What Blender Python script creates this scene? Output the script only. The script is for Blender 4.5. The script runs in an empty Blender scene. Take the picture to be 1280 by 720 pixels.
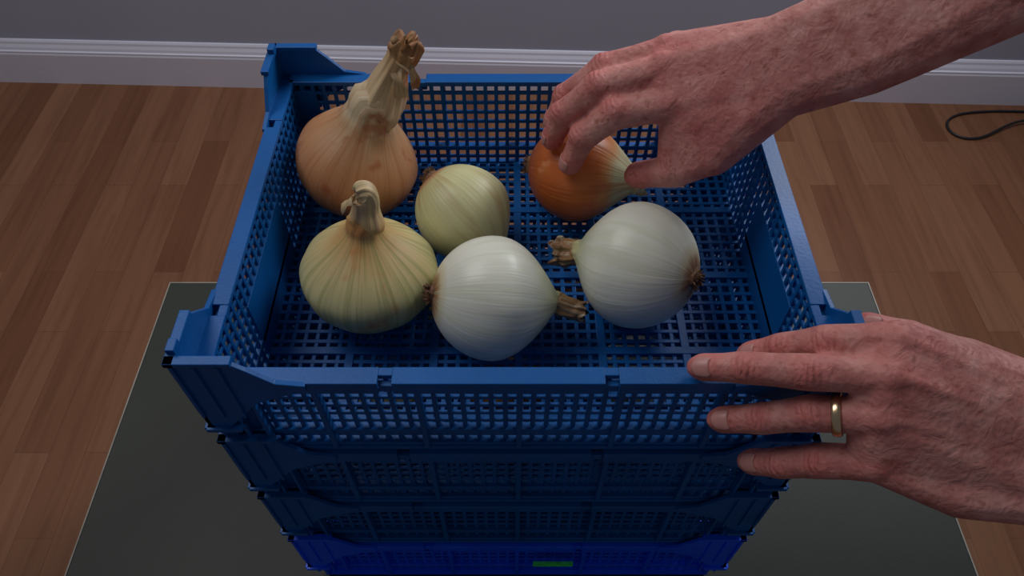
import bpy, bmesh, math, random
import numpy as np
from mathutils import Vector, Matrix, Quaternion
random.seed(4)
scene=bpy.context.scene
try:
    scene.view_settings.view_transform='Standard'
    scene.view_settings.look='None'
except Exception: pass

# ---------------------------------------------------------------- materials
def new_mat(name):
    m=bpy.data.materials.new(name); m.use_nodes=True
    nt=m.node_tree; b=nt.nodes['Principled BSDF']
    return m,nt,b
def node(nt,t,**kw):
    n=nt.nodes.new(t)
    for k,v in kw.items():
        if k in n.inputs: n.inputs[k].default_value=v
        else: setattr(n,k,v)
    return n
def ramp(nt,stops):
    r=nt.nodes.new('ShaderNodeValToRGB'); e=r.color_ramp.elements
    while len(e)<len(stops): e.new(.5)
    for i,(p,c) in enumerate(stops):
        e[i].position=p; e[i].color=(*c,1)
    return r
def plain(name,col,rough=.5,var=.15,scale=20,bump=0,bscale=200,spec=.5,metal=0):
    m,nt,b=new_mat(name); L=nt.links
    tc=node(nt,'ShaderNodeTexCoord')
    n=node(nt,'ShaderNodeTexNoise',Scale=scale,Detail=4.0)
    L.new(tc.outputs['Object'],n.inputs['Vector'])
    r=ramp(nt,[(.3,tuple(c*(1-var) for c in col)),(.7,tuple(min(1,c*(1+var)) for c in col))])
    L.new(n.outputs['Fac'],r.inputs[0]); L.new(r.outputs[0],b.inputs['Base Color'])
    b.inputs['Roughness'].default_value=rough
    b.inputs['Specular IOR Level'].default_value=spec
    b.inputs['Metallic'].default_value=metal
    if bump:
        n2=node(nt,'ShaderNodeTexNoise',Scale=bscale,Detail=3.0)
        L.new(tc.outputs['Object'],n2.inputs['Vector'])
        bp=node(nt,'ShaderNodeBump',Strength=bump,Distance=.001)
        L.new(n2.outputs['Fac'],bp.inputs['Height']); L.new(bp.outputs[0],b.inputs['Normal'])
    return m

M_wall=plain('wall_paint',(.44,.45,.55),.9,.03,3,.1,300,.2)
M_base=plain('white_gloss_trim',(.80,.79,.91),.45,.02,3)
M_table=plain('table_grey',(.034,.038,.031),.5,.12,6,.1,500,.25)
M_tedge=plain('table_edge',(.30,.28,.24),.6,.2,30)
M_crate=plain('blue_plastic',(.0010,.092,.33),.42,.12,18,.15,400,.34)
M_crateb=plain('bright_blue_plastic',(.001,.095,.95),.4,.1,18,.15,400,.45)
M_label=plain('green_label',(.06,.85,.14),.5,.3,200)
M_black=plain('black_rubber',(.012,.012,.015),.5)
M_gold=plain('gold',(.85,.62,.38),.25,.05,50,metal=1)
M_nail=plain('nail',(.56,.25,.225),.38,.08,150)

def floor_mat():
    m,nt,b=new_mat('laminate_floor'); L=nt.links
    tc=node(nt,'ShaderNodeTexCoord')
    mp=node(nt,'ShaderNodeMapping'); mp.inputs['Rotation'].default_value=(0,0,math.radians(90))
    L.new(tc.outputs['Object'],mp.inputs['Vector'])
    def brick(c1,c2,w,h,off):
        k=node(nt,'ShaderNodeTexBrick',Scale=1.0)
        k.inputs['Color1'].default_value=(*c1,1);k.inputs['Color2'].default_value=(*c2,1)
        k.inputs['Mortar'].default_value=(.12,.05,.024,1)
        k.inputs['Mortar Size'].default_value=.0004
        k.inputs['Brick Width'].default_value=w;k.inputs['Row Height'].default_value=h
        k.offset=off;k.offset_frequency=2;k.squash=1
        L.new(mp.outputs[0],k.inputs['Vector']); return k
    k=brick((.185,.074,.036),(.270,.125,.067),.43,.066,.37)
    mg=node(nt,'ShaderNodeMapping'); mg.inputs['Scale'].default_value=(60,3.5,1)
    L.new(tc.outputs['Object'],mg.inputs['Vector'])
    n=node(nt,'ShaderNodeTexNoise',Scale=1.0,Detail=6.0,Distortion=.6)
    L.new(mg.outputs[0],n.inputs['Vector'])
    r=ramp(nt,[(.3,(.82,.77,.74)),(.5,(.97,.97,.97)),(.75,(1.1,1.08,1.06))])
    L.new(n.outputs['Fac'],r.inputs[0])
    mx=node(nt,'ShaderNodeMix',data_type='RGBA',blend_type='MULTIPLY'); mx.inputs[0].default_value=1
    L.new(k.outputs['Color'],mx.inputs[6]);L.new(r.outputs[0],mx.inputs[7])
    L.new(mx.outputs[2],b.inputs['Base Color'])
    b.inputs['Roughness'].default_value=.42
    b.inputs['Specular IOR Level'].default_value=.25
    return m
M_floor=floor_mat()

def onion_mat(name,cols,streak_col,streak_amt,streak_k=5.0,rough=.35,patch=None,amp=.12,bump=.35):
    """cols: list of (along 0..1, colour); along is 0 at root, .5 at shoulder, 1 at neck tip"""
    m,nt,b=new_mat(name); L=nt.links
    a=node(nt,'ShaderNodeAttribute',attribute_name='along')
    v=node(nt,'ShaderNodeAttribute',attribute_name='mer')
    n0=node(nt,'ShaderNodeTexNoise',Scale=2.0,Detail=4.0)
    L.new(v.outputs['Vector'],n0.inputs['Vector'])
    mad=node(nt,'ShaderNodeMath',operation='MULTIPLY_ADD')
    L.new(n0.outputs['Fac'],mad.inputs[0]); mad.inputs[1].default_value=amp
    ad=node(nt,'ShaderNodeMath',operation='SUBTRACT'); ad.inputs[1].default_value=amp/2
    L.new(a.outputs['Fac'],mad.inputs[2]); L.new(mad.outputs[0],ad.inputs[0])
    r=ramp(nt,cols); L.new(ad.outputs[0],r.inputs[0])
    mp=node(nt,'ShaderNodeMapping'); mp.inputs['Scale'].default_value=(streak_k,streak_k,.5)
    L.new(v.outputs['Vector'],mp.inputs['Vector'])
    n1=node(nt,'ShaderNodeTexNoise',Scale=1.0,Detail=2.5,Roughness=.6)
    L.new(mp.outputs[0],n1.inputs['Vector'])
    rr=ramp(nt,[(.50,(0,0,0)),(.62,(1,1,1))]); L.new(n1.outputs['Fac'],rr.inputs[0])
    ml=node(nt,'ShaderNodeMath',operation='MULTIPLY'); ml.inputs[1].default_value=streak_amt
    L.new(rr.outputs[0],ml.inputs[0])
    mx=node(nt,'ShaderNodeMix',data_type='RGBA')
    L.new(ml.outputs[0],mx.inputs[0]); L.new(r.outputs[0],mx.inputs[6]); mx.inputs[7].default_value=(*streak_col,1)
    out=mx.outputs[2]
    if patch:
        tc=node(nt,'ShaderNodeTexCoord')
        n3=node(nt,'ShaderNodeTexNoise',Scale=patch[1],Detail=3.0)
        L.new(tc.outputs['Object'],n3.inputs['Vector'])
        r3=ramp(nt,[(patch[2],(0,0,0)),(patch[2]+.08,(patch[3],)*3)]); L.new(n3.outputs['Fac'],r3.inputs[0])
        m3=node(nt,'ShaderNodeMix',data_type='RGBA')
        L.new(r3.outputs[0],m3.inputs[0]);L.new(out,m3.inputs[6]);m3.inputs[7].default_value=(*patch[0],1)
        out=m3.outputs[2]
    L.new(out,b.inputs['Base Color'])
    mp2=node(nt,'ShaderNodeMapping'); mp2.inputs['Scale'].default_value=(14,14,.6)
    L.new(v.outputs['Vector'],mp2.inputs['Vector'])
    n2=node(nt,'ShaderNodeTexNoise',Scale=1.0,Detail=2.0); L.new(mp2.outputs[0],n2.inputs['Vector'])
    bp=node(nt,'ShaderNodeBump',Strength=bump,Distance=.0015)
    L.new(n2.outputs['Fac'],bp.inputs['Height']); L.new(bp.outputs[0],b.inputs['Normal'])
    b.inputs['Roughness'].default_value=rough
    b.inputs['Specular IOR Level'].default_value=.4
    b.inputs['Subsurface Weight'].default_value=.08
    b.inputs['Subsurface Radius'].default_value=(.01,.008,.004)
    return m
M_on_tan=onion_mat('onion_tan_skin',[(0,(.30,.12,.05)),(.12,(.48,.20,.085)),(.34,(.54,.26,.12)),(.42,(.54,.31,.16)),(.47,(.62,.49,.31)),(.72,(.57,.40,.22)),(.86,(.44,.24,.10)),(1,(.28,.13,.05))],(.40,.15,.05),.45,4.0,.42,((.38,.10,.03),38,.58,.7),.14)
M_on_green=onion_mat('onion_green_skin',[(0,(.30,.31,.10)),(.15,(.48,.46,.20)),(.30,(.56,.51,.25)),(.38,(.60,.47,.22)),(.45,(.60,.38,.15)),(.54,(.56,.31,.11)),(.66,(.62,.42,.22)),(1,(.60,.44,.26))],(.24,.26,.08),.50,9.5,.40,((.56,.19,.04),20,.59,.75))
M_on_pale=onion_mat('onion_pale_skin',[(0,(.22,.08,.04)),(.014,(.42,.20,.09)),(.035,(.52,.46,.22)),(.1,(.58,.55,.29)),(.5,(.62,.59,.34)),(.8,(.55,.50,.30)),(1,(.45,.30,.16))],(.42,.24,.09),.45,3.2,.40,None,.03)
M_on_white=onion_mat('onion_white_flesh',[(0,(.16,.06,.03)),(.010,(.34,.17,.07)),(.020,(.64,.55,.36)),(.04,(.76,.75,.64)),(.34,(.77,.77,.66)),(.48,(.58,.60,.34)),(.53,(.34,.19,.08)),(1,(.18,.09,.045))],(.60,.62,.43),.4,7.0,.33,None,.016,.22)
M_on_orange=onion_mat('onion_orange_skin',[(0,(.30,.08,.02)),(.12,(.54,.13,.03)),(.34,(.60,.17,.045)),(.38,(.60,.27,.10)),(.42,(.52,.50,.30)),(1,(.50,.46,.30))],(.40,.08,.02),.5,5.0,.35,((.68,.34,.16),30,.60,.6),.05)
M_root=plain('root_fibre',(.17,.085,.045),.85,.5,150)

def skin_mat():
    m,nt,b=new_mat('skin'); L=nt.links
    tc=node(nt,'ShaderNodeTexCoord')
    red=node(nt,'ShaderNodeAttribute',attribute_name='red')
    cr=node(nt,'ShaderNodeAttribute',attribute_name='crease')
    fa=node(nt,'ShaderNodeAttribute',attribute_name='fa')
    n=node(nt,'ShaderNodeTexNoise',Scale=52.0,Detail=7.0,Roughness=.62); L.new(tc.outputs['Object'],n.inputs['Vector'])
    r=ramp(nt,[(.32,(.42,.140,.122)),(.50,(.56,.235,.205)),(.72,(.70,.37,.325))]); L.new(n.outputs['Fac'],r.inputs[0])
    mx=node(nt,'ShaderNodeMix',data_type='RGBA'); L.new(red.outputs['Fac'],mx.inputs[0])
    L.new(r.outputs[0],mx.inputs[6]); mx.inputs[7].default_value=(.62,.145,.135,1)
    nb=node(nt,'ShaderNodeTexNoise',Scale=190.0,Detail=2.0); L.new(tc.outputs['Object'],nb.inputs['Vector'])
    rb=ramp(nt,[(.62,(0,0,0)),(.70,(.5,)*3)]); L.new(nb.outputs['Fac'],rb.inputs[0])
    m2=node(nt,'ShaderNodeMix',data_type='RGBA'); L.new(rb.outputs[0],m2.inputs[0]); L.new(mx.outputs[2],m2.inputs[6]); m2.inputs[7].default_value=(.33,.09,.06,1)
    L.new(m2.outputs[2],b.inputs['Base Color'])
    w=node(nt,'ShaderNodeMath',operation='MULTIPLY'); w.inputs[1].default_value=2*math.pi/.0038
    nz=node(nt,'ShaderNodeTexNoise',Scale=120.0,Detail=2.0); L.new(tc.outputs['Object'],nz.inputs['Vector'])
    wa=node(nt,'ShaderNodeMath',operation='MULTIPLY_ADD'); wa.inputs[1].default_value=9.0
    L.new(nz.outputs['Fac'],wa.inputs[0]); L.new(fa.outputs['Fac'],w.inputs[0]); L.new(w.outputs[0],wa.inputs[2])
    sn=node(nt,'ShaderNodeMath',operation='SINE'); L.new(wa.outputs[0],sn.inputs[0])
    cm=node(nt,'ShaderNodeMath',operation='MULTIPLY'); L.new(sn.outputs[0],cm.inputs[0]); L.new(cr.outputs['Fac'],cm.inputs[1])
    c5=node(nt,'ShaderNodeMath',operation='MULTIPLY'); L.new(cm.outputs[0],c5.inputs[0]); c5.inputs[1].default_value=.6
    vo=node(nt,'ShaderNodeTexVoronoi',Scale=300.0); L.new(tc.outputs['Object'],vo.inputs['Vector'])
    n4=node(nt,'ShaderNodeTexNoise',Scale=85.0,Detail=7.0,Distortion=1.4); L.new(tc.outputs['Object'],n4.inputs['Vector'])
    a1=node(nt,'ShaderNodeMath',operation='MULTIPLY_ADD'); a1.inputs[1].default_value=.5
    L.new(vo.outputs['Distance'],a1.inputs[0]); L.new(c5.outputs[0],a1.inputs[2])
    a2=node(nt,'ShaderNodeMath',operation='MULTIPLY_ADD'); a2.inputs[1].default_value=2.2
    L.new(n4.outputs['Fac'],a2.inputs[0]); L.new(a1.outputs[0],a2.inputs[2])
    bp=node(nt,'ShaderNodeBump',Strength=.55,Distance=.0012); L.new(a2.outputs[0],bp.inputs['Height'])
    L.new(bp.outputs[0],b.inputs['Normal'])
    b.inputs['Roughness'].default_value=.52
    b.inputs['Specular IOR Level'].default_value=.35
    b.inputs['Subsurface Weight'].default_value=.12
    b.inputs['Subsurface Radius'].default_value=(.008,.003,.0015)
    return m
M_skin=skin_mat()

# ---------------------------------------------------------------- helpers
def obj(name,me,parent=None):
    o=bpy.data.objects.new(name,me); scene.collection.objects.link(o)
    if parent: o.parent=parent
    return o
def empty(name,loc=(0,0,0)):
    o=bpy.data.objects.new(name,None); scene.collection.objects.link(o); o.location=loc; return o
class MB:
    def __init__(s): s.v=[];s.f=[]
    def box(s,x0,x1,y0,y1,z0,z1):
        b=len(s.v)
        s.v+=[(x0,y0,z0),(x1,y0,z0),(x1,y1,z0),(x0,y1,z0),(x0,y0,z1),(x1,y0,z1),(x1,y1,z1),(x0,y1,z1)]
        s.f+=[tuple(b+i for i in q) for q in ((0,3,2,1),(4,5,6,7),(0,1,5,4),(1,2,6,5),(2,3,7,6),(3,0,4,7))]
    def prism(s,poly,a0,a1,axis):
        """poly of (u,z); extruded along axis ('x' or 'y') from a0 to a1"""
        b=len(s.v);n=len(poly)
        for a in (a0,a1):
            for u,z in poly:
                s.v.append((a,u,z) if axis=='x' else (u,a,z))
        s.f.append(tuple(b+i for i in range(n))); s.f.append(tuple(b+n+i for i in reversed(range(n))))
        for i in range(n):
            j=(i+1)%n; s.f.append((b+i,b+n+i,b+n+j,b+j))
    def build(s,name,mat,parent=None,bevel=0):
        me=bpy.data.meshes.new(name); me.from_pydata(s.v,[],s.f); me.update()
        bm=bmesh.new(); bm.from_mesh(me); bmesh.ops.recalc_face_normals(bm,faces=bm.faces); bm.to_mesh(me); bm.free()
        me.materials.append(mat)
        o=obj(name,me,parent)
        if bevel:
            m=o.modifiers.new('bevel','BEVEL'); m.width=bevel; m.segments=2; m.limit_method='ANGLE'
        return o

# ---------------------------------------------------------------- room
mb=MB(); mb.box(-2.3,2.3,-1.2,1.95,-.03,0); mb.build('floor',M_floor)
wa=math.radians(-2.1); wc=Vector((0,1.660,0))
mb=MB(); mb.box(-2.3,2.3,0,.1,0,2.4); w=mb.build('wall_back',M_wall); w.location=wc; w.rotation_euler=(0,0,wa)
# baseboard with moulded profile
prof=[(0,0),(-.018,0),(-.018,.090),(-.0165,.094),(-.0165,.099),(-.0125,.101),(-.011,.108),(-.007,.116),(-.006,.122),(-.003,.127),(0,.128)]
mb=MB(); mb.prism(prof,-2.3,2.3,'x'); o=mb.build('baseboard_back',M_base); o.location=wc; o.rotation_euler=(0,0,wa)

# ---------------------------------------------------------------- table
TZ=.4610
tb=empty('coffee_table',(.01,.345,0))
mb=MB(); mb.box(-.486,.486,-.29,.285,TZ-.02,TZ); mb.build('top',M_table,tb,.0015)
mb=MB()
z0,z1=TZ-.0205,TZ-.0005
mb.box(-.4875,-.486,-.29,.285,z0,z1); mb.box(.486,.4875,-.29,.285,z0,z1)
mb.box(-.4875,.4875,.285,.2865,z0,z1); mb.box(-.4875,.4875,-.2915,-.29,z0,z1); mb.build('edge_band',M_tedge,tb)
mb=MB()
for sx in (-1,1):
    for sy in (-1,1):
        mb.box(sx*.445-.025,sx*.445+.025,sy*.25-.025,sy*.25+.025,0,TZ-.02)
mb.box(-.42,.42,-.26,-.24,.38,TZ-.02); mb.box(-.42,.42,.24,.26,.38,TZ-.02)
mb.box(-.455,-.435,-.225,.225,.38,TZ-.02); mb.box(.435,.455,-.225,.225,.38,TZ-.02)
mb.build('legs_and_apron',M_table,tb,.002)

# ---------------------------------------------------------------- crates
W=.40;D=.297;H=.10
def crate(z,mat,label=False):
    e=empty('plastic_crate',(.005,.3885,z))
    p=.0095;bw=.0034;th=.003
    mb=MB()
    # floor grid
    nx=int(W/p); ny=int(D/p)
    for i in range(nx+1):
        x=-W/2+i*W/nx; w=bw*(2.0 if i%7==0 else 1); mb.box(x-w/2,x+w/2,-D/2+.003,D/2-.003,.0005,.0045 if i%7 else .006)
    for j in range(ny+1):
        y=-D/2+j*D/ny; w=bw*(2.0 if j%8==0 else 1); mb.box(-W/2+.003,W/2-.003,y-w/2,y+w/2,.001,.005 if j%8 else .0065)
    nz=9
    def wall(axis,side):
        Lh=(W if axis=='x' else D)/2; off=(D if axis=='x' else W)/2
        n=nx if axis=='x' else ny
        a0,a1=(off-th,off) if side>0 else (-off,-off+th)
        def B(u0,u1,b0,b1,z0,z1):
            if axis=='x': mb.box(u0,u1,b0,b1,z0,z1)
            else: mb.box(b0,b1,u0,u1,z0,z1)
        def O(d0,d1): # offset range outward
            return (off+d0,off+d1) if side>0 else (-off-d1,-off-d0)
        for i in range(n+1):
            u=-Lh+i*2*Lh/n
            B(u-bw/2,u+bw/2,a0,a1,0,H-.002)
        for j in range(nz+1):
            zz=j*H/(nz+.4)+.002
            if j==2: B(-Lh,Lh,*O(-.0035,.003),zz-.002,zz+.003)
            else: B(-Lh,Lh,a0+.0004,a1-.0004,zz-bw/2,zz+bw/2)
        # ribs
        step=.0665
        k=int(Lh/step)
        for i in range(-k,k+1):
            u=i*step
            B(u-.002,u+.002,*O(-.001,.006),.002,H-.002)
        if axis=='y':
            B(-.075,.035,*O(-.0035,.0008),.004,.068)
        else:
            B(-Lh,-Lh+.018,*O(-.0035,.0008),.0,H-.01); B(Lh-.018,Lh,*O(-.0035,.0008),.0,H-.01)
        # rim: flange + skirt, with small notches
        segs=[]; notches=[-.085,.058] if axis=='x' else [-.10,.09]
        cur=-Lh
        for q in notches: segs.append((cur,q-.0045)); cur=q+.0045
        segs.append((cur,Lh))
        for s0,s1 in segs:
            B(s0,s1,*O(-.004,.0085),H-.004,H)
            B(s0,s1,*O(.0065,.0085),H-.0125,H-.0035)
        for q in notches:
            B(q-.0046,q+.0046,*O(-.004,.002),H-.005,H-.0005)
            B(q-.0046,q+.0046,*O(.002,.0065),H-.0125,H-.006)
        B(-Lh,Lh,*O(-.003,.005),-.001,.0035)
        # corner shells
        for sgn in (-1,1):
            poly=[(Lh+.0105,.045),(Lh-.004,.045),(Lh-.030,H-.022),(Lh-.050,H-.0125),(Lh-.066,H-.006),(Lh-.066,H),(Lh-.048,H+.003),(Lh-.034,H+.018),(Lh-.026,H+.026),(Lh+.0105,H+.026)]
            poly=[(sgn*u,zz) for u,zz in poly]
            o0,o1=O(.0070,.0105)
            mb.prism(poly,o0,o1,'y' if axis=='x' else 'x')
            for uu in (Lh+.004,Lh-.012,Lh-.026):
                u0,u1=sorted((sgn*uu,sgn*(uu+.0025)))
                B(u0,u1,*O(0,.008),.02,H-.001)
            u0,u1=sorted((sgn*(Lh-.028),sgn*(Lh+.012)))
            B(u0,u1,*O(.0055,.012),H+.0245,H+.0285)
            u0,u1=sorted((sgn*(Lh-.012),sgn*(Lh+.012)))
            B(u0,u1,*O(.0055,.0135),.043,.047)
            for uu in (Lh-.020,Lh-.006,Lh+.007):
                u0,u1=sorted((sgn*uu,sgn*(uu+.0022)))
                B(u0,u1,*O(.010,.0125),.062,H+.024)
            if axis=='y':
                u0,u1=sorted((sgn*(Lh-.004),sgn*(Lh+.005)))
                B(u0,u1,*O(.005,.0105),H+.028,H+.033)
    for ax in 'xy':
        for sd in (-1,1): wall(ax,sd)
    mb.build('body',mat,e,.0005)
    if label:
        m2=MB(); m2.box(.016,.056,-D/2-.0105,-D/2-.0088,.046,.057); m2.build('label',M_label,e)
    return e
PI=.1025; P0=.77-3*PI-.0012
for i in range(4):
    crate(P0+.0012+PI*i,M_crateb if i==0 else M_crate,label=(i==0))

# ---------------------------------------------------------------- onions
def catmull(pts,n):
    out=[]
    P=[pts[0]]+list(pts)+[pts[-1]]
    for i in range(1,len(P)-2):
        for k in range(n):
            t=k/n; a,b,c,d=P[i-1],P[i],P[i+1],P[i+2]
            out.append(.5*((2*b)+(-a+c)*t+(2*a-5*b+4*c-d)*t*t+(-a+3*b-3*c+d)*t**3))
    out.append(np.array(pts[-1])); return out
def onion(C,axis,R,h0,h1,q,neck,mat,crumple=.0,root=True,seed=0,wob=.006,flaps=()):
    rnd=random.Random(seed)
    C=np.array(C,float); ax=np.array(axis,float); ax/=np.linalg.norm(ax)
    rings=[]
    rn=neck[0][3] if neck else .004
    N=60
    for i in range(N+1):
        s=-math.cos(math.pi*(i/N)*.94)
        if s<0: r=R*math.sqrt(max(0,1-s*s)); pos=C+ax*s*h0
        else: r=R*max(0,math.cos(math.pi/2*s))**q; pos=C+ax*s*h1
        if s>0: r=(r**2.5+(rn*min(1,s*1.3))**2.5)**(1/2.5)
        rings.append((pos,max(r,.0008),.5*(s+1)*.5))
    if neck:
        start=np.array([*rings[-1][0],rings[-1][1]])
        pts=[start]+[np.array(p,float) for p in neck]
        cm=catmull(pts,8)
        for k,p in enumerate(cm[1:]):
            rings.append((p[:3],p[3],.5+.5*(k+1)/(len(cm)-1)))
    M=72
    verts=[];faces=[];along=[];mer=[]
    T=[]
    for i in range(len(rings)):
        a=rings[max(0,i-1)][0];b=rings[min(len(rings)-1,i+1)][0]
        t=b-a; T.append(t/np.linalg.norm(t))
    ref=np.array([0,0,1.]) if abs(T[0][2])<.8 else np.array([1.,0,0])
    u=np.cross(T[0],ref);u/=np.linalg.norm(u)
    ph=[rnd.random()*6.28 for _ in range(10)]
    for i,(pos,r,al) in enumerate(rings):
        u=u-T[i]*np.dot(u,T[i]);u/=np.linalg.norm(u); v=np.cross(T[i],u)
        nk=max(0,(al-.40)/.60)**.7
        for k in range(M):
            a=2*math.pi*k/M
            f=1+wob*(math.sin(2*a+ph[0])+.8*math.sin(3*a+ph[1])+.5*math.sin(9*a+ph[5])+.4*math.sin(14*a+ph[6]))
            f+=crumple*nk*(.45*math.sin(5*a+ph[2]+al*7)+.35*math.sin(8*a+ph[3]-al*9)+.3*math.sin(3*a+ph[4]+al*26)+.25*math.sin(13*a+ph[8]+al*5)+.25*math.sin(2*a+al*45+ph[9]))
            p=pos+(u*math.cos(a)+v*math.sin(a))*r*f+T[i]*crumple*nk*r*1.0*(math.sin(4*a+ph[7])+.6*math.sin(9*a))*(1 if al>.9 else 0)
            verts.append(tuple(p));along.append(al);mer.append((math.cos(a),math.sin(a),al*4+seed*3.7))
    n=len(rings)
    for i in range(n-1):
        for k in range(M):
            k2=(k+1)%M; faces.append((i*M+k,i*M+k2,(i+1)*M+k2,(i+1)*M+k))
    faces.append(tuple(range(M-1,-1,-1)))
    b=len(verts); pos=rings[-1][0]-T[-1]*.006
    verts.append(tuple(pos));along.append(1);mer.append((0,0,4))
    for k in range(M): faces.append(((n-1)*M+k,(n-1)*M+(k+1)%M,b))
    # papery flaps: curved double sided sheets
    for (p0,p1,p2,side,w0,w1,al) in flaps:
        p0,p1,p2,side=[np.array(q_,float) for q_ in (p0,p1,p2,side)]; side/=np.linalg.norm(side)
        NU,NV=10,6
        for sh in (0,1):
            b=len(verts)
            for i in range(NU+1):
                t=i/NU; c=(1-t)**2*p0+2*t*(1-t)*p1+t*t*p2; tg=(p2-p0)/np.linalg.norm(p2-p0); nn=np.cross(side,tg)
                wd=(w0*(1-t)+w1*t)*(1+.25*math.sin(t*9+seed))
                for j in range(NV+1):
                    s=j/NV*2-1
                    p=c+side*s*wd*.5+nn*(wd*.32*(1-s*s)+.0006*math.sin(s*7+t*8))-nn*sh*.0004
                    verts.append(tuple(p));along.append(al);mer.append((s,t,seed))
            for i in range(NU):
                for j in range(NV):
                    q_=(b+i*(NV+1)+j,b+i*(NV+1)+j+1,b+(i+1)*(NV+1)+j+1,b+(i+1)*(NV+1)+j)
                    faces.append(q_ if not sh else q_[::-1])
    nb=len(faces)
    if root:
        base=C-ax*h0*.985
        u=np.cross(ax,[.3,.5,.81]);u/=np.linalg.norm(u);v=np.cross(ax,u)
        for k in range(90):
            a=rnd.random()*6.28; rr=rnd.random()**.6*.0066
            p0=base+(u*math.cos(a)+v*math.sin(a))*rr*.8
            L=.003+.0045*rnd.random()
            d=-ax*1.0+(u*math.cos(a)+v*math.sin(a))*(.2+.7*rnd.random())+np.array([rnd.uniform(-.3,.3) for _ in range(3)])
            d/=np.linalg.norm(d); p1=p0+d*L; w=np.cross(d,ax); w=w/(np.linalg.norm(w)+1e-6)*.0010; w2=np.cross(d,w)
            b=len(verts)
            for p,sc in ((p0-d*.002,1.),(p1,.45)):
                for (c1,c2) in ((1,0),(-.5,.87),(-.5,-.87)):
                    verts.append(tuple(p+(w*c1+w2*c2)*sc));along.append(0);mer.append((0,0,0))
            faces+= [(b,b+1,b+4,b+3),(b+1,b+2,b+5,b+4),(b+2,b,b+3,b+5),(b+3,b+4,b+5)]
        b=len(verts)
        for ring,(rr,dz) in enumerate(((.0085,.0006),(.0068,-.002),(.002,-.003))):
            for k in range(16):
                a=k/16*6.283; verts.append(tuple(base+(u*math.cos(a)+v*math.sin(a))*rr*(1+.15*math.sin(3*a+seed))+ax*dz));along.append(0);mer.append((0,0,0))
        for ring in range(2):
            for k in range(16):
                faces.append((b+ring*16+k,b+ring*16+(k+1)%16,b+ring*16+16+(k+1)%16,b+ring*16+16+k))
        faces.append(tuple(b+32+k for k in range(16)))
    me=bpy.data.meshes.new('onion'); me.from_pydata(verts,[],faces); me.update()
    me.materials.append(mat); me.materials.append(M_root)
    for i,pgn in enumerate(me.polygons):
        pgn.use_smooth=i<nb
        if i>=nb: pgn.material_index=1
    at=me.attributes.new('along','FLOAT','POINT'); at.data.foreach_set('value',along)
    at=me.attributes.new('mer','FLOAT_VECTOR','POINT'); at.data.foreach_set('vector',[c for m_ in mer for c in m_])
    return obj('onion',me)

# tall tan onion
onion((-.1347,.4780,.8285),(.36,.05,.93),.0530,.046,.064,1.25,
      [(-.1075,.4830,.8860,.0200),(-.0985,.4864,.9030,.0145),(-.0900,.4890,.9190,.0105),(-.0850,.4905,.9260,.0115),(-.0815,.4920,.9350,.0125),(-.0790,.4930,.9410,.0090)],
      M_on_tan,.24,seed=1,wob=.010,
      flaps=[((-.0840,.4800,.9300),(-.0720,.4740,.9220),(-.0760,.4760,.9060),(1,.3,.1),.009,.006,.66),
             ((-.0900,.4800,.9230),(-.0880,.4700,.9150),(-.0860,.4720,.9000),(1,.1,.3),.008,.010,.62),
             ((-.0830,.4850,.9400),(-.0760,.4830,.9460),(-.0730,.4880,.9480),(.2,1,.2),.010,.006,.82),
             ((-.0860,.4860,.9360),(-.0900,.4830,.9420),(-.0880,.4870,.9470),(1,-.2,.2),.008,.005,.80)])
# green-gold onion with short neck
onion((-.1110,.3590,.8245),(.06,.10,.99),.0530,.043,.048,1.12,
      [(-.1065,.3655,.8745,.0135),(-.1050,.3675,.8850,.0098),(-.1040,.3690,.8945,.0095),(-.1060,.3690,.8990,.0092),(-.1095,.3670,.8995,.0060)],
      M_on_green,.10,seed=2,wob=.011,
      flaps=[((-.1100,.3620,.8990),(-.1180,.3590,.8990),(-.1195,.3590,.8900),(0,1,.3),.008,.006,.8)])
# small pale onion
onion((-.0391,.4240,.8175),(.62,-.50,-.45),.0400,.044,.044,.8,
      [(-.0080,.3960,.7950,.004),(-.005,.393,.7925,.003)],
      M_on_pale,.1,seed=3,wob=.008)
# white onions
onion((-.0142,.3320,.8250),(.94,.10,-.24),.0470,.047,.050,.78,
      [(.0370,.3350,.8120,.0085),(.0480,.3320,.8100,.0075),(.0560,.3300,.8100,.0080)],
      M_on_white,.22,seed=4,wob=.006)
onion((.0955,.3620,.8275),(-.80,.50,-.28),.0490,.049,.050,.78,
      [(.0530,.3880,.8110,.0100),(.0440,.3920,.8070,.0115),(.0360,.3950,.8050,.0115)],
      M_on_white,.22,seed=5,wob=.006)
# orange onion being held
onion((.0580,.4710,.8220),(.95,-.22,.02),.0430,.044,.050,.85,
      [(.1080,.4590,.8240,.012),(.1160,.4570,.8240,.010)],
      M_on_orange,.2,root=True,seed=6,wob=.006)
# onions in the crate below, seen through the lattice
zb=.77-PI+.0065
for k,(x,y,r) in enumerate([(-.11,.30,.038),(.0,.31,.039),(.11,.33,.038),(-.05,.42,.038),(.07,.45,.038)]):
    onion((x,y,zb+r),(.5*math.cos(k*2.1),.5*math.sin(k*2.1),.3),r*.97,r*.95,r,.85,[(x+.5*math.cos(k*2.1)*r*1.5,y+.5*math.sin(k*2.1)*r*1.5,zb+r*1.6,.006)],
      (M_on_pale,M_on_tan,M_on_white)[k%3],.1,seed=10+k)

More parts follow.
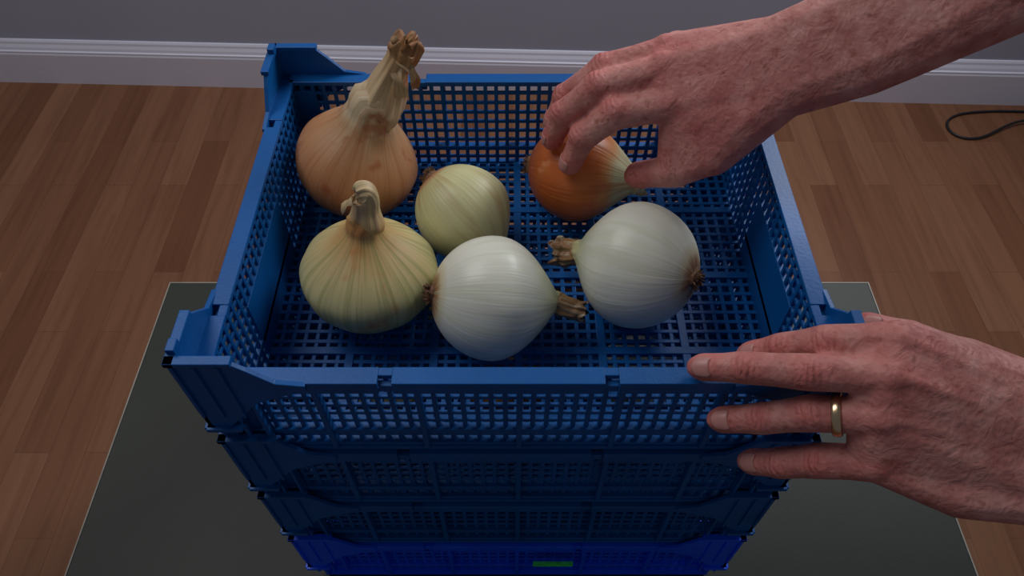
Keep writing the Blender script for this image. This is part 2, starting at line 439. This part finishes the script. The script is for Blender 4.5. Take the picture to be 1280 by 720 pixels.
# ---------------------------------------------------------------- hands
_bm=bmesh.new(); bmesh.ops.create_icosphere(_bm,subdivisions=2,radius=1); SPH=np.array([v.co[:] for v in _bm.verts]); _bm.free()
def hand(name,fingers,frad,thumb,trad,hulls,extra,dorsal,nails,ringspec,redpts,voxel=.0016):
    e=empty(name)
    big=bmesh.new()
    def hull(items):
        bm=bmesh.new()
        for p,r in items:
            for q in SPH*r+np.array(p): bm.verts.new(q)
        res=bmesh.ops.convex_hull(bm,input=bm.verts)
        dele=[g for g in set(res['geom_interior']+res['geom_unused']) if isinstance(g,bmesh.types.BMVert)]
        bmesh.ops.delete(bm,geom=dele,context='VERTS')
        me=bpy.data.meshes.new('t'); bm.to_mesh(me); bm.free(); big.from_mesh(me); bpy.data.meshes.remove(me)
    dors=np.array(dorsal,float);dors/=np.linalg.norm(dors)
    joints=[]
    chains=[(f,r) for f,r in zip(fingers,frad)]+[(thumb,trad)]
    for ci,(f,r) in enumerate(chains):
        f=[np.array(p,float) for p in f]
        for i in range(len(f)-1):
            mid=(f[i]+f[i+1])/2; rm=(r[i]+r[i+1])/2*.94
            hull([(f[i],r[i]),(mid,rm)]); hull([(mid,rm),(f[i+1],r[i+1])])
        axn=(f[-1]-f[-2]);axn/=np.linalg.norm(axn)
        hull([(f[-1],r[-1]),(f[-1]+axn*.0035-dors*.0005,r[-1]*.80)])
        for i in (1,2) if ci<4 else (2,):
            ax=f[i+1]-f[i-1]; ax/=np.linalg.norm(ax)
            dd=dors-ax*dors.dot(ax); dd/=np.linalg.norm(dd)
            hull([(f[i]+dd*.0014,r[i]*.99)])
            joints.append((f[i]+dd*r[i],ax))
        if ci<4: hull([(f[0]+dors*.0035,r[0]*.93)])
    for h in hulls: hull(h)
    for a,b in zip(fingers[:-1],fingers[1:]):
        pa=np.array(a[0])*.72+np.array(a[1])*.28; pb=np.array(b[0])*.72+np.array(b[1])*.28
        hull([(pa,.0075),(pb,.0075),(a[0],.009),(b[0],.009)])
    for p0,r0,p1,r1 in extra: hull([(p0,r0),(p1,r1)])
    me=bpy.data.meshes.new('arm_surface'); big.to_mesh(me); big.free()
    o=obj('arm_surface',me,e)
    m=o.modifiers.new('r','REMESH'); m.mode='VOXEL'; m.voxel_size=voxel; m.use_smooth_shade=True
    m=o.modifiers.new('s','SMOOTH'); m.iterations=7; m.factor=.5
    dg=bpy.context.evaluated_depsgraph_get(); me2=bpy.data.meshes.new_from_object(o.evaluated_get(dg))
    o.modifiers.clear(); o.data=me2; me2.name='arm_surface'
    n=len(me2.vertices); co=np.empty(n*3); me2.vertices.foreach_get('co',co); co=co.reshape(-1,3)
    cre=np.zeros(n);fa=np.zeros(n);red=np.zeros(n)
    for p,ax in joints:
        d=co-p; g=np.exp(-(np.linalg.norm(d,axis=1)/.0075)**2)
        upd=g>cre; fa[upd]=(d@ax)[upd]; cre=np.maximum(cre,g)
        red=np.maximum(red,.55*np.exp(-(np.linalg.norm(d,axis=1)/.012)**2))
    for p,s,a in redpts:
        red=np.maximum(red,a*np.exp(-(np.linalg.norm(co-np.array(p),axis=1)/s)**2))
    for f,_ in chains:
        red=np.maximum(red,.75*np.exp(-(np.linalg.norm(co-np.array(f[-1]),axis=1)/.018)**2))
    for nm,arr in (('crease',cre),('fa',fa),('red',red)):
        at=me2.attributes.new(nm,'FLOAT','POINT'); at.data.foreach_set('value',arr.astype(np.float32))
    for p in me2.polygons: p.use_smooth=True
    me2.materials.clear(); me2.materials.append(M_skin)
    for idx in nails:
        f,r=chains[idx]; f=[np.array(p,float) for p in f]
        ax=f[-1]-f[-2];ax/=np.linalg.norm(ax); dd=dors-ax*dors.dot(ax);dd/=np.linalg.norm(dd); sd=np.cross(dd,ax)
        rr=r[-1]; vs=[];fs=[]
        NU,NV=8,10
        for i in range(NU+1):
            u=i/NU
            for j in range(NV+1):
                w=(j/NV*2-1); ang=w*.82*(1 if u<.7 else math.sqrt(max(.05,1-((u-.7)/.38)**2)))*(1 if u>.2 else .75+1.25*u)
                p=f[-1]+ax*(-.0045+u*.0105-(.0012*w*w))+ (dd*math.cos(ang)*1.0+sd*math.sin(ang)*1.0)*(rr*1.0-.0004-u*u*.0016)
                vs.append(tuple(p))
        for i in range(NU):
            for j in range(NV): fs.append((i*(NV+1)+j,i*(NV+1)+j+1,(i+1)*(NV+1)+j+1,(i+1)*(NV+1)+j))
        me=bpy.data.meshes.new('nail');me.from_pydata(vs,[],fs);me.update();me.materials.append(M_nail)
        for p in me.polygons:p.use_smooth=True
        k=obj('nail',me,e); sm=k.modifiers.new('s','SOLIDIFY');sm.thickness=.0006
    if ringspec:
        fi,t,rad,wid,mat=ringspec
        f=[np.array(p,float) for p in chains[fi][0]]
        c=f[0]*(1-t)+f[1]*t; ax=f[1]-f[0];ax/=np.linalg.norm(ax); dd=dors-ax*dors.dot(ax);dd/=np.linalg.norm(dd); sd=np.cross(dd,ax)
        vs=[];fs=[];A=48;S=[(-1,0),(-.8,.7),(-.3,1),(.3,1),(.8,.7),(1,0),(.8,-.3),(-.8,-.3)]
        for i in range(A):
            a=i/A*6.2832
            for (x,y) in S:
                vs.append(tuple(c+ax*x*wid/2+(dd*math.cos(a)+sd*math.sin(a))*(rad+y*.0008)))
        for i in range(A):
            for j in range(8):
                fs.append((i*8+j,i*8+(j+1)%8,((i+1)%A)*8+(j+1)%8,((i+1)%A)*8+j))
        me=bpy.data.meshes.new('ring');me.from_pydata(vs,[],fs);me.update();me.materials.append(mat)
        for p in me.polygons:p.use_smooth=True
        obj('finger_ring',me,e)
    return e

# lower hand bracing the crate
Li=[(.2202,.2332,.9171),(.1875,.2410,.9030),(.1680,.2490,.8840),(.1530,.2530,.8715)]
Lm=[(.2121,.2134,.9104),(.1714,.2209,.9021),(.1400,.2310,.8905),(.1174,.2365,.8820)]
Lr=[(.2110,.1987,.8905),(.1787,.2078,.8767),(.1552,.2143,.8575),(.1344,.2190,.8471)]
Lp=[(.2148,.1843,.8597),(.1907,.1921,.8445),(.1735,.1990,.8260),(.1590,.2050,.8144)]
Lt=[(.3085,.2173,.8859),(.2774,.2377,.8878),(.2520,.2590,.8800),(.2290,.2680,.8790)]
wA=(.3201,.1969,.8917);wB=(.3201,.1601,.8675);wM=(.3201,.1785,.8801)
dL=(-.15,-.50,.85)
def off(p,d,k):
    d=np.array(d,float);d/=np.linalg.norm(d); return tuple(np.array(p)+d*k)
def lerp(a,b,t): return tuple(np.array(a)*(1-t)+np.array(b)*t)
f1=(.3735,.1727,.8898);f2=(.3735,.1455,.8684)
hulls=[[(Li[0],.0122),(Lm[0],.0122),(wA,.0185),(wM,.0185)],
       [(Lm[0],.0122),(Lr[0],.0122),(wA,.0175),(wM,.0185)],
       [(Lr[0],.0122),(Lp[0],.0122),(wM,.0185),(wB,.0185)],
       [(Lp[0],.0118),((.260,.1668,.8587),.0160),(wB,.0195)],
       [(Lt[0],.0175),(Lt[1],.0140),(Li[0],.010),(wA,.0175)],
       [(wA,.0190),(wB,.0195),(f1,.0205),(f2,.0205)],
       [(f1,.0205),(f2,.0205),((.543,.097,.882),.035),((.543,.068,.858),.035)]]
extra=[]
for f,wp in ((Li,wA),(Lm,lerp(wA,wM,.6)),(Lr,lerp(wM,wB,.3)),(Lp,lerp(wM,wB,.7))):
    a=off(f[0],dL,.0105); b=off(lerp(f[0],wp,.75),dL,.0136); extra.append((a,.0042,b,.0030))
V=[(.233,.219,.908),(.250,.208,.904),(.267,.199,.901),(.284,.197,.899),(.309,.190,.898)]
V2=[(.236,.190,.887),(.254,.184,.886),(.276,.181,.886),(.291,.177,.885),(.320,.170,.884)]
V3=[(.250,.208,.904),(.264,.193,.894),(.276,.181,.886)]
for vv in (V,V2,V3):
    for a,b in zip(vv[:-1],vv[1:]): extra.append((off(a,dL,.0088),.0023,off(b,dL,.0092),.0023))
frL=[[.0118,.0112,.0102,.0086],[.0120,.0115,.0105,.0090],[.0125,.0118,.0106,.0092],[.0123,.0118,.0108,.0092]]
hand('human_hand',[Li,Lm,Lr,Lp],frL,Lt,[.0175,.0132,.0122,.0105],hulls,extra,dL,[0,1,2,3,4],(2,.62,.0125,.0054,M_gold),
     [(Li[0],.02,.5),(Lm[0],.02,.5),(Lr[0],.02,.5),(Lp[0],.02,.5),((.34,.155,.875),.03,.35)])

# upper hand placing the orange onion
Ri=[(.119,.438,.922),(.077,.436,.915),(.0550,.4380,.891),(.0470,.4390,.8630)]
Rm=[(.111,.458,.937),(.065,.454,.925),(.0400,.4550,.899),(.0330,.4600,.8700)]
Rr=[(.116,.479,.938),(.071,.476,.926),(.0430,.4780,.898),(.0350,.4820,.8700)]
Rp=[(.128,.501,.927),(.091,.501,.911),(.063,.501,.887),(.0530,.5010,.8670)]
Rt=[(.167,.4186,.923),(.1495,.4130,.8955),(.1250,.4180,.8740),(.1010,.4290,.8590)]
vA=(.1857,.4430,.9700);vB=(.1931,.4230,.9490)
dR=(-.05,-.15,.98)
e1=(.2260,.4400,.9930);e2=(.2360,.4180,.9740)
hulls=[[(Ri[0],.0135),(Rm[0],.0130),(vA,.0195),(vB,.0195)],
       [(Rm[0],.0130),(Rr[0],.0128),(vA,.0200),(vB,.0170)],
       [(Rr[0],.0128),(Rp[0],.0122),(vA,.0200)],
       [(Rt[0],.0195),(vB,.0195),(Ri[0],.0115),(Rt[1],.0168)],
       [(Rt[0],.0195),((.155,.455,.915),.016),(vB,.019)],
       [(Rt[1],.0155),(Rt[2],.0135),(Ri[0],.0105)],
       [(vA,.0210),(vB,.0215),(e1,.0235),(e2,.0235)],
       [(e1,.0235),(e2,.0235),((.42,.475,1.125),.044),((.42,.440,1.095),.042)]]
extra=[]
for f in (Ri,Rm,Rr,Rp):
    a=off(f[0],dR,.0105); b=off(lerp(f[0],vA,.7),dR,.0145); extra.append((a,.0042,b,.0030))
hand('human_hand',[Ri,Rm,Rr,Rp],[[.0136,.0128,.0114,.0098],[.0132,.0124,.0110,.0096],[.0126,.0118,.0106,.0092],[.0114,.0106,.0096,.0084]],
     Rt,[.019,.0160,.0140,.0115],hulls,extra,dR,[0,1,2],None,
     [(Ri[0],.02,.5),(Rm[0],.02,.5),(Rr[0],.02,.5),(Rt[1],.03,.4),((.15,.44,.93),.05,.4)])

# ---------------------------------------------------------------- cable on the floor
cu=bpy.data.curves.new('power_cable','CURVE'); cu.dimensions='3D'; cu.bevel_depth=.0032; cu.bevel_resolution=4
sp=cu.splines.new('NURBS'); pts=[(1.9,1.48,.004),(1.55,1.54,.004),(1.38,1.565,.004),(1.25,1.565,.004),(1.16,1.550,.004),(1.125,1.50,.004),(1.15,1.450,.004),(1.22,1.455,.006),(1.29,1.51,.012),(1.40,1.535,.014),(1.9,1.45,.004)]
sp.points.add(len(pts)-1)
for p,c in zip(sp.points,pts): p.co=(*c,1)
sp.use_endpoint_u=True; sp.order_u=4
cu.materials.append(M_black); obj('power_cable',cu)

# ---------------------------------------------------------------- lights
def area(name,loc,target,sx,sy,power,col):
    l=bpy.data.lights.new(name,'AREA'); l.shape='RECTANGLE'; l.size=sx; l.size_y=sy; l.energy=power; l.color=col
    o=bpy.data.objects.new(name,l); scene.collection.objects.link(o); o.location=loc
    d=Vector(target)-Vector(loc); o.rotation_euler=d.to_track_quat('-Z','Y').to_euler(); return o
area('window_light',(.90,1.35,1.65),(0,.45,.8),.6,.8,14.5,(.93,.96,1))
area('overhead_fill',(-.9,.75,2.35),(-.35,.8,.5),1.0,1.0,12,(1,.98,.97))  # unseen soft fill added overhead for bounce, not an actual lamp
wd=bpy.data.worlds.new('world'); scene.world=wd; wd.use_nodes=True
bg=wd.node_tree.nodes['Background']; bg.inputs[0].default_value=(.80,.85,1,1); bg.inputs[1].default_value=.09

# ---------------------------------------------------------------- camera
cam=bpy.data.cameras.new('camera'); cam.sensor_width=36; cam.lens=36*920/1280; cam.clip_start=.01
co=bpy.data.objects.new('camera',cam); scene.collection.objects.link(co)
co.location=(0,0,1.27); co.rotation_euler=(math.radians(37.5),0,0); scene.camera=co
